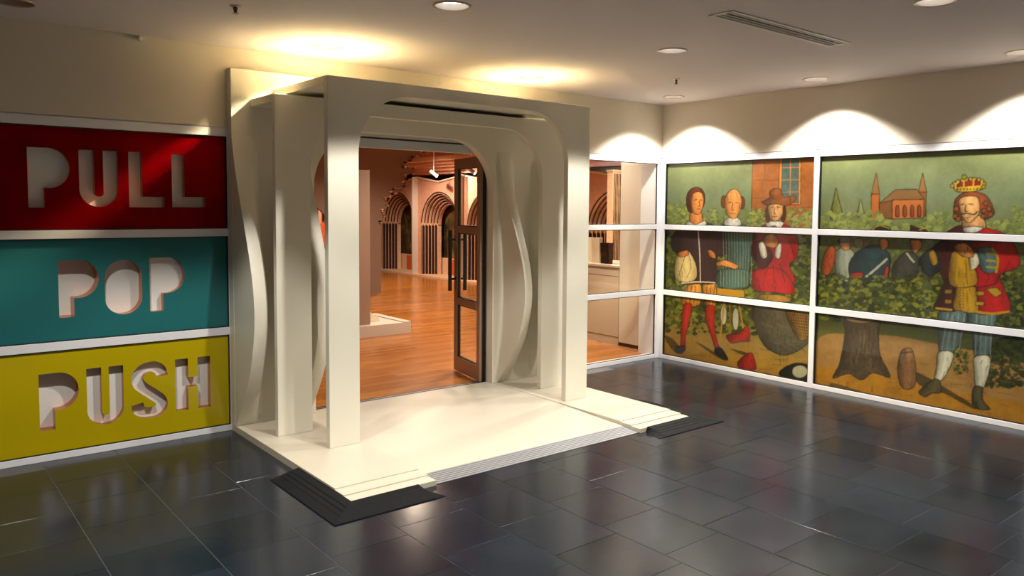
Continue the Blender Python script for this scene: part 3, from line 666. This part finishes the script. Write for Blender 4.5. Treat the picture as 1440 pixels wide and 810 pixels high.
# ---- bay beside the corner
A = Canvas(0, 1.80, 0, 2.1); setup(A)
A.poly(KA((965, 80), (1330, 60), (1330, 520), (955, 520)), 'a86a2c', smooth=False, var=.3)
for q in (((970, 215), (1110, 215)), ((965, 320), (1060, 318)), ((1245, 260), (1330, 258)), ((1240, 370), (1330, 368)), ((1035, 100), (1035, 215)), ((1020, 215), (1020, 318))): A.line(KA(*q), '6a4016', 1.6)
A.poly(KA((1120, 60), (1240, 60), (1238, 355), (1110, 358)), 'd08b45', smooth=False)
A.poly(KA((1135, 60), (1228, 60), (1226, 345), (1128, 348)), '5a7266', smooth=False, var=.4)
A.line(KA((1182, 60), (1178, 345)), 'd08b45', 3, False)
for y in (145, 215, 285): A.line(KA((1130, y), (1228, y-2)), 'd08b45', 2.6, False)
A.leaves(936, 975, 285, 322, 60, LG, (3, 7)); A.leaves(990, 1030, 296, 322, 40, LG+['6b7a3a'], (2, 6)); A.leaves(1048, 1075, 295, 325, 50, LG+['b0b04a'], (3, 7)); A.leaves(1108, 1150, 295, 330, 60, LG, (3, 7))
A.leaves(930, 1150, 326, 395, 420, GR, (3, 8)); A.leaves(930, 1150, 395, 470, 420, GR, (3, 8))
for _ in range(60):
    x = rng.uniform(930, 1150); y = 470+rng.uniform(0, 70)+(x-930)*.15; A.line([(x, y), (x+rng.uniform(6, 22), y+rng.uniform(0, 3))], rng.choice(['6a5a18', '7d6a1e', 'c09a3a', '4e4a14']), 1.6)
for q in ((KB((500, 400), (560, 430), (600, 490), (560, 500), (520, 450))), KB((690, 440), (770, 480), (880, 560), (800, 520)), KB((900, 480), (1000, 505), (980, 520))): A.poly(q, '2e3010', False, alpha=.75)
# man in the dark brown jacket
A.poly(KB((650, 85), (720, 85), (715, 210), (618, 215), (600, 170)), 'b98a2e'); A.poly(KB((732, 95), (812, 90), (812, 225), (765, 228)), 'b98a2e')
for x in (632, 655, 680, 752, 775, 797): A.line(KB((x+10, 95), (x-2, 212)), '8e1f14', 4)
A.poly(KB((618, 212), (668, 212), (655, 300), (630, 400), (625, 480), (598, 480), (600, 400), (603, 320)), 'a02a16'); A.poly(KB((752, 226), (808, 224), (806, 320), (818, 420), (838, 480), (814, 492), (785, 400), (758, 320)), 'a02a16')
A.poly(KB((575, 470), (622, 462), (628, 488), (600, 512), (562, 500)), '2c2a22'); A.poly(KB((808, 485), (845, 475), (888, 540), (872, 550), (815, 515)), '2c2a22')
A.poly(KA((600, 455), (640, 448), (700, 455), (790, 500), (822, 580), (810, 640), (765, 650), (762, 700), (755, 800), (640, 806), (560, 800), (545, 660), (505, 610), (500, 560), (530, 500)), '3d2a2b')
A.line(KA((655, 500), (664, 640), (668, 800)), 'd4cdb8', 5); A.line(KA((560, 802), (660, 795), (752, 800)), 'd4cdb8', 5)
for q in (((700, 500), (720, 600)), ((560, 530), (570, 600)), ((770, 540), (760, 620)), ((690, 650), (700, 770))): A.line(KA(*q), '1d1214', 2.5)
A.poly(KA((615, 400), (672, 400), (680, 462), (640, 472), (605, 455)), SK); A.poly(KA((600, 450), (640, 470), (690, 448), (700, 470), (645, 480), (590, 470)), 'd5d0bc')
A.poly(KA((590, 300), (620, 262), (660, 258), (690, 290), (690, 350), (668, 385), (612, 400), (590, 370)), '6a3a1c')
A.poly(KA((620, 300), (660, 282), (684, 305), (684, 360), (665, 405), (640, 410), (618, 380)), SK)
for q in (((632, 330), (648, 326)), ((664, 328), (678, 330)), ((660, 335), (664, 362), (656, 364)), ((648, 382), (664, 380))): A.line(KA(*q), '2a160a', 2.8)
A.poly(KA((530, 660), (565, 630), (600, 620), (640, 690), (645, 770), (600, 796), (535, 785), (520, 735)), 'bfae7c'); A.line(KA((580, 650), (560, 710), (545, 760)), '3a3018', 2.5); A.line(KA((610, 660), (612, 720), (590, 770)), '3a3018', 2.5)
A.poly(KA((540, 630), (590, 615), (600, 640), (555, 655)), SK2); A.poly(KA((712, 615), (745, 625), (755, 660), (720, 650)), SK2)
# balding man in the striped coat
A.poly(KA((790, 470), (860, 455), (930, 478), (968, 540), (985, 640), (945, 700), (940, 810), (775, 810), (800, 700), (822, 600), (790, 520)), '48655a')
for x in range(795, 965, 16): A.line(KA((x, 490), (x+4, 640), (x-2, 805)), '9fae98', 2.2, alpha=.7)
A.poly(KB((840, 0), (1010, 0), (1020, 70), (985, 112), (830, 100)), '48655a')
for x in range(845, 1010, 18): A.line(KB((x, 0), (x, 100)), '9fae98', 2.2, alpha=.7)
A.poly(KA((760, 685), (810, 672), (880, 700), (870, 722), (800, 705), (765, 705)), SK)
A.poly(KA((825, 430), (880, 430), (900, 470), (840, 480), (800, 465)), 'd0cbb8'); A.ell(*KA((800, 340))[0], 4, 9, '7a4e26'); A.ell(*KA((905, 345))[0], 4, 9, '7a4e26')
A.poly(KA((815, 300), (850, 268), (885, 280), (902, 330), (890, 400), (862, 436), (825, 420), (808, 360)), 'cf9450')
for q in (((826, 345), (845, 340)), ((868, 342), (885, 346)), ((852, 345), (846, 382), (860, 386)), ((836, 405), (866, 405))): A.line(KA(*q), '2a160a', 2.8)
# man in red with a wide hat
A.poly(KA((1010, 485), (1060, 458), (1150, 470), (1205, 505), (1226, 570), (1215, 660), (1175, 700), (1200, 808), (970, 808), (992, 700), (955, 640), (970, 540)), 'a8161b', var=.25)
A.poly(KB((1050, 0), (1225, 0), (1300, 138), (1170, 135), (1065, 128), (1040, 95)), 'a8161b', var=.25)
A.poly(KA((960, 600), (1000, 560), (1060, 600), (1080, 660), (1030, 720), (990, 700)), '4c0f12')
for q in (((1080, 700), (1090, 800)), ((1120, 690), (1150, 800)), ((1170, 560), (1200, 640))): A.line(KA(*q), '4c0a0c', 3)
A.poly(KA((1000, 580), (1030, 570), (1048, 650), (1015, 655)), 'cfc9b4'); A.poly(KA((1100, 590), (1128, 580), (1120, 660), (1092, 650)), 'cfc9b4')
A.poly(KA((1025, 545), (1075, 520), (1110, 560), (1095, 600), (1040, 590)), SK)
A.poly(KA((1040, 455), (1075, 450), (1140, 455), (1120, 490), (1090, 475), (1050, 485)), 'd5d0bc')
A.ell(*KA((1052, 410))[0], 4, 12, '5a3818'); A.ell(*KA((1138, 400))[0], 4, 14, '5a3818')
A.poly(KA((1058, 350), (1130, 340), (1138, 400), (1115, 440), (1085, 450), (1060, 420)), 'c79a62')
for q in (((1068, 372), (1084, 368)), ((1106, 368), (1122, 370)), ((1092, 372), (1086, 404), (1098, 406)), ((1078, 424), (1104, 422))): A.line(KA(*q), '2a160a', 2.8)
A.poly(KA((1015, 340), (1060, 318), (1060, 285), (1085, 265), (1125, 268), (1145, 315), (1200, 300), (1210, 330), (1160, 362), (1100, 352), (1045, 358)), '8a5420', var=.3)
# three-legged stool, stockings, red bundle, boulder and wicker basket
A.ell(*KB((862, 275))[0], 4.5, 14, 'b9b8a0'); A.ell(*KB((936, 300))[0], 4.5, 16, 'b9b8a0')
A.line(KB((868, 190), (836, 455)), 'b58b1e', 7, False); A.line(KB((900, 200), (905, 390)), '8d741c', 7, False); A.line(KB((955, 190), (1005, 500)), 'b58b1e', 7, False)
A.poly(KB((820, 108), (990, 122), (992, 160), (960, 200), (860, 190), (820, 150)), 'b08a1e', smooth=False)
A.poly(KB((1035, 260), (1090, 205), (1220, 190), (1330, 230), (1392, 300), (1385, 440), (1260, 520), (1160, 500), (1090, 430)), '5d5843', var=.35)
for _ in range(40):
    x = rng.uniform(1060, 1370); y = rng.uniform(230, 480); A.line(KB((x, y), (x+rng.uniform(10, 40), y+rng.uniform(10, 30))), rng.choice(['2c2a1c', '857d5e', '3c3a28']), 1.5)
A.poly(KB((1240, 240), (1390, 260), (1385, 400), (1320, 420)), '8a6a24')
for k in range(9):
    A.line(KB((1245+k*17, 245), (1300+k*11, 415)), '3a2a0c', 1.5); A.line(KB((1245+k*8, 250+k*18), (1390, 265+k*18)), '3a2a0c', 1.5)
A.poly(KB((1090, 150), (1250, 160), (1262, 195), (1100, 190)), '9a7a20')
A.poly(KB((880, 400), (950, 385), (1010, 345), (1022, 430), (960, 440), (905, 445)), '9c2a1a'); A.poly(KB((950, 560), (1030, 505), (1062, 600), (1020, 612), (960, 600)), '9c2a1a')
A.poly(KB((1200, 640), (1230, 600), (1310, 570), (1392, 590), (1392, 680), (1260, 665)), '24261a'); A.ell(*KB((1330, 622))[0], 11, 9, 'b5b392')

# ---- second bay
C = Canvas(1.76, 3.60, 0, 2.1); setup(C)
def tree(pts, col): C.poly(KC(*pts), col, var=.3)
tree(((138, 285), (150, 340), (172, 420), (165, 460), (112, 460), (108, 420), (125, 340)), '7f8240'); tree(((270, 350), (285, 400), (290, 440), (245, 440), (258, 400)), '8b9560')
C.poly(KC((330, 320), (350, 225), (355, 205), (360, 225), (374, 320)), 'a3763c', smooth=False); C.poly(KC((328, 320), (374, 320), (370, 460), (328, 460)), 'bb7434', smooth=False)
C.poly(KC((585, 310), (603, 225), (607, 205), (612, 225), (630, 310)), 'a3763c', smooth=False); C.poly(KC((588, 310), (628, 310), (624, 440), (588, 440)), '9a6530', smooth=False)
C.poly(KC((372, 370), (462, 295), (575, 293), (616, 348), (445, 352), (442, 370)), '94703e', smooth=False); C.poly(KC((442, 352), (616, 348), (612, 450), (442, 455)), 'c57a3a', smooth=False); C.poly(KC((372, 370), (442, 355), (442, 455), (372, 450)), '8a5f30', smooth=False)
for x in (470, 510, 550, 588): C.poly(KC((x-9, 440), (x-9, 395), (x, 380), (x+9, 395), (x+9, 440)), '8a4c20')
C.leaves(1150, 1205, 300, 330, 70, LG, (4, 8)); C.leaves(1200, 1340, 296, 332, 150, LG, (4, 9), top=lambda x: 306-8*math.sin((x-1200)/16)); C.leaves(1385, 1470, 312, 340, 80, LG, (4, 9)); C.leaves(1425, 1475, 288, 312, 40, LG, (4, 7))
C.leaves(1148, 1475, 336, 390, 160, ['7c8446', '6d7638', '868e4c'], (4, 8)); C.leaves(1148, 1475, 385, 450, 700, GR+['8f8f20', '9a9420'], (3, 9), ink=.35); C.leaves(1395, 1480, 385, 470, 260, GR, (3, 9))
C.poly([(1148, 480), (1200, 470), (1300, 480), (1480, 530), (1480, 640), (1148, 560)], 'a88448', False, var=.22)
C.poly([(1148, 520), (1230, 520), (1300, 545), (1400, 560), (1480, 585), (1480, 660), (1148, 570)], 'b0821e', False, var=.25)
C.leaves(1385, 1480, 470, 545, 260, ['39441a', '2c3814', '4c5820'], (3, 8)); C.leaves(1340, 1362, 490, 525, 40, GR, (2, 5))
for _ in range(70):
    x = rng.uniform(1150, 1470); y = rng.uniform(480, 560)+(x-1150)*.13; C.line([(x, y), (x+rng.uniform(8, 30), y+rng.uniform(1, 6))], rng.choice(['7d6230', 'c89c58', '8a6a1c']), 1.5)
C.poly(KD((500, 500), (560, 520), (680, 590), (810, 670), (800, 685), (660, 610), (540, 570)), '3a3514', False, alpha=.8); C.poly(KD((120, 560), (300, 620), (280, 640), (110, 585)), '4a4416', False, alpha=.7)
# guards beyond the hedge
C.poly(KC((70, 650), (110, 600), (140, 640), (105, 750), (60, 745)), 'a8521c'); C.line(KC((100, 600), (85, 560)), '2a2418', 2); C.poly(KC((135, 640), (190, 610), (240, 650), (240, 780), (150, 780)), '9aa08a')
C.poly(KC((160, 580), (205, 572), (215, 610), (190, 625), (165, 610)), SK); C.poly(KC((145, 580), (180, 548), (225, 560), (220, 580)), '55584a')
C.ell(*KC((262, 585))[0], 7, 7, '8d8a66'); C.poly(KC((205, 720), (235, 650), (300, 605), (360, 595), (425, 640), (430, 720), (400, 795), (240, 790)), '24474a', var=.3)
C.line(KC((300, 770), (360, 720), (415, 670)), 'c9c4a8', 7); C.poly(KC((215, 750), (280, 745), (275, 780), (220, 778)), 'a52020'); C.poly(KC((405, 720), (425, 720), (410, 795), (390, 795)), 'a52020')
C.poly(KC((370, 570), (412, 565), (420, 605), (385, 620)), SK); C.poly(KC((330, 515), (370, 488), (430, 500), (425, 525), (380, 540)), '2a2413'); C.line(KC((335, 512), (375, 490), (428, 508)), 'b09a18', 4)
C.poly(KC((540, 570), (590, 565), (600, 610), (560, 640)), SK); C.poly(KC((540, 520), (545, 490), (590, 505), (638, 512), (620, 560), (545, 565)), '4a2e18'); C.line(KC((590, 515), (620, 505), (640, 518)), 'c0a81c', 4)
C.poly(KC((440, 720), (480, 660), (530, 630), (580, 660), (585, 740), (540, 790), (450, 780)), '4c4a40', var=.3); C.line(KC((520, 640), (560, 690)), 'd0cbb0', 6)
C.leaves(1150, 1290, 388, 402, 90, GR+['8f8f20'], (3, 7), ink=.4)
# crowned man in the red coat
C.poly(KD((640, 200), (770, 200), (760, 300), (715, 400), (640, 410), (635, 330)), '61756e'); C.poly(KD((780, 200), (915, 210), (905, 310), (880, 425), (815, 430), (800, 320)), '61756e')
for x in (665, 690, 720, 750): C.line(KD((x+15, 215), (x-15, 395)), 'a3ad9c', 2.4, alpha=.8)
for x in (815, 840, 865, 890): C.line(KD((x+8, 220), (x, 420)), 'a3ad9c', 2.4, alpha=.8)
C.poly(KD((635, 405), (705, 410), (690, 480), (650, 545), (615, 545), (625, 470)), 'c2bfa6'); C.poly(KD((812, 430), (885, 428), (885, 500), (855, 585), (818, 580), (810, 500)), 'c2bfa6')
C.poly(KD((610, 540), (640, 550), (645, 605), (600, 610), (570, 628), (538, 612), (545, 590)), '5c5434'); C.poly(KD((808, 580), (850, 580), (852, 640), (888, 685), (870, 692), (820, 685), (800, 650)), '5c5434')
C.poly(KD((690, 0), (760, 0), (740, 100), (730, 198), (612, 190), (640, 120)), '4a1418', var=.25)
C.poly(KD((790, 0), (900, -10), (960, 90), (990, 205), (900, 218), (820, 208), (800, 100)), 'b51a16', var=.2)
C.poly(KD((705, 0), (800, 0), (815, 80), (828, 205), (735, 200), (705, 190), (715, 90)), 'b8921a', var=.2)
C.line(KD((820, 205), (900, 216), (985, 204)), 'c09a1e', 7); C.line(KD((620, 188), (700, 196)), 'c09a1e', 6)
for y in (60, 105, 155): C.poly(KD((815, y), (860, y), (860, y+20), (818, y+20)), 'c09a1e', smooth=False); C.poly(KD((665, y-10), (700, y-8), (700, y+10), (665, y+10)), 'a07e1c', smooth=False)
C.poly(KD((870, 90), (925, 85), (950, 115), (915, 135), (885, 110)), 'c09a1e', smooth=False)
for y in range(15, 195, 14): C.ell(*KD((757, y))[0], .8, .8, '2a2008', ink=False); C.ell(*KD((740, y))[0], .8, .8, '2a2008', ink=False)
C.poly(KC((745, 520), (810, 490), (880, 500), (870, 590), (830, 800), (735, 810), (700, 740), (640, 770), (600, 680), (660, 610), (720, 560)), '54171c', var=.25)
C.poly(KC((870, 510), (930, 500), (1030, 525), (1090, 570), (1135, 670), (1120, 720), (1030, 755), (1000, 810), (860, 810), (870, 650)), 'b51a1c', var=.2)
C.poly(KC((765, 640), (830, 640), (880, 700), (900, 810), (755, 810)), 'b8921a', var=.25); C.line(KC((800, 650), (790, 810)), 'd8b43a', 3); C.line(KC((840, 680), (850, 810)), '5a4408', 2)
C.poly(KC((595, 660), (665, 612), (705, 690), (690, 745), (620, 755), (595, 710)), '26343a'); C.poly(KC((640, 640), (670, 625), (690, 690), (660, 705)), 'b08a1e')
C.poly(KC((905, 620), (985, 612), (1010, 660), (1005, 740), (930, 735)), '5d7a78'); C.line(KC((985, 615), (1015, 670), (1005, 745)), 'c8a81e', 7)
for y in (640, 680, 715): C.line(KC((955, y), (1000, y+4)), 'c8a81e', 6, False)
C.poly(KC((860, 660), (900, 640), (915, 700), (870, 730)), 'cdc4a6', var=.5); C.poly(KC((780, 600), (830, 585), (880, 620), (880, 660), (830, 660), (790, 630)), SK)
C.poly(KC((830, 440), (925, 440), (945, 505), (860, 520), (825, 505)), 'cb9c64'); C.poly(KC((825, 505), (870, 495), (935, 502), (900, 528), (840, 530)), 'c9c5b2', var=.6)
C.poly(KC((785, 350), (840, 310), (940, 320), (985, 380), (995, 430), (945, 458), (920, 420), (800, 465), (775, 430)), '8a4e22', var=.4)
for x, y in ((950, 370), (968, 400), (975, 430), (940, 410), (935, 440), (785, 440), (800, 455), (790, 400)): C.ell(*KC((x, y))[0], 3.6, 3.6, '9a5a28')
C.poly(KC((808, 345), (870, 330), (910, 345), (915, 410), (895, 450), (855, 475), (825, 450), (808, 400)), 'd0a46a')
for q in (((815, 378), (832, 374)), ((858, 374), (878, 376)), ((842, 378), (836, 412), (850, 414))): C.line(KC(*q), '2a160a', 3)
C.line(KC((820, 428), (850, 424), (885, 430), (905, 415)), '2a160a', 3.6); C.line(KC((838, 448), (862, 446)), '8a3a20', 2)
C.poly(KC((768, 262), (790, 250), (830, 240), (870, 236), (920, 240), (945, 262), (930, 285), (860, 292), (790, 296)), '8c1a1a')
C.poly(KC((776, 290), (800, 280), (860, 276), (925, 272), (935, 290), (900, 304), (850, 308), (795, 308)), 'b89a1e', var=.4)
for x, y in ((768, 275), (780, 262), (800, 252), (822, 246), (845, 242), (868, 238), (890, 238), (912, 242), (930, 250), (942, 264), (938, 280)): C.ell(*KC((x, y))[0], 2.6, 2.6, 'b59a24')
for q in (((790, 292), (786, 270), (800, 254)), ((832, 284), (830, 262), (834, 244)), ((880, 278), (884, 258), (880, 240)), ((922, 276), (930, 262), (926, 248))): C.line(KC(*q), 'c8a828', 4.5)
for x in range(795, 930, 18): C.ell(*KC((x, 292))[0], 1.3, 1.3, '3a2a0a', ink=False)
C.ell(*KC((833, 228))[0], 3.6, 3.6, '8a8a20')
# tree stump and sacks on the path
C.poly(KD((110, 535), (140, 470), (160, 380), (170, 300), (172, 235), (335, 228), (338, 320), (345, 420), (395, 530), (310, 508), (250, 545), (190, 512)), '5a4c34', var=.4)
C.ell(*KD((253, 232))[0], 23, 9, '9a8458')
for _ in range(46):
    x = rng.uniform(190, 335); y = rng.uniform(260, 440); C.line(KD((x, y), (x+rng.uniform(-10, 10), y+rng.uniform(20, 60))), rng.choice(['2c2818', '857a58', '3c3622']), 1.6)
C.poly(KD((440, 560), (430, 480), (450, 400), (500, 390), (520, 480), (515, 570), (470, 590)), '8a6640', var=.3); C.line(KD((445, 410), (505, 405)), '2e2010', 3)

def panels(cv, y_left, y_right, labs, z_list):
    for (zt, zb), lab in zip(z_list, labs):
        n1 = int(round((y_left-y_right)/.0055)); n2 = int(round((zt-zb)/.0055))
        ys = np.linspace(y_left, y_right, n1+1); zs = np.linspace(zb, zt, n2+1)
        Y, Z = np.meshgrid(ys, zs); v = np.stack([np.full(Y.shape, MX), Y, Z], -1).reshape(-1, 3)
        idx = np.arange((n1+1)*(n2+1)).reshape(n2+1, n1+1)
        fa = np.stack([idx[:-1, :-1], idx[1:, :-1], idx[1:, 1:], idx[:-1, 1:]], -1).reshape(-1, 4)
        me = bpy.data.meshes.new('printed_sheet'); me.vertices.add(len(v)); me.vertices.foreach_set('co', v.ravel())
        me.loops.add(fa.size); me.loops.foreach_set('vertex_index', fa.ravel().astype(np.int32)); me.polygons.add(len(fa)); me.polygons.foreach_set('loop_start', np.arange(0, fa.size, 4, dtype=np.int32)); me.update(calc_edges=True); me.validate()
        # sample the picture with a small box filter
        i = np.clip(((-Y-cv.s0)/RES), 1, cv.w-2).astype(int); j = np.clip(((Z-cv.z0)/RES), 1, cv.h-2).astype(int)
        c = sum(cv.a[j+dj, i+di] for dj in (-1, 0, 1) for di in (-1, 0, 1))/9
        g_ = c.mean(-1, keepdims=True); c = .76*np.clip(g_+(c-g_)*.98, 0, 1)**1.22
        at_ = me.color_attributes.new('print', 'FLOAT_COLOR', 'POINT'); at_.data.foreach_set('color', np.concatenate([np.clip(c, 0, 1).reshape(-1, 3), np.ones((len(v), 1))], 1).ravel().astype(np.float32))
        t = thing('mural_panel', lab, 'mural', (MX, (y_left+y_right)/2, zb), 'printed mural panels')
        link('printed_sheet', me, 'mural', t)
        box('backing_board', 'gasket', MX+.002, MX+.012, y_right, y_left, zb, zt, t)
        g = MB()
        for q in ((y_right, y_left, zt-.007, zt), (y_right, y_left, zb, zb+.006), (y_left-.009, y_left, zb, zt), (y_right, y_right+.005, zb, zt)): g.box(.006, MX-.002, *q)
        g.build('gasket', 'gasket', t)
ZP = [(2.044, 1.413), (1.3615, .7295), (.6765, .0406)]
panels(A, -.055, -1.7616, ['mural panel with three heads, green sky and an orange building', 'mural panel with torsos in brown, striped and red coats', 'mural panel with red stockings, stool and grey boulder'], ZP)
panels(C, -1.8118, -3.53, ['mural panel with a church and a crowned head', 'mural panel with guards behind a hedge and a gold-trimmed red coat', 'mural panel with striped breeches, white stockings and a sandy path'], ZP)
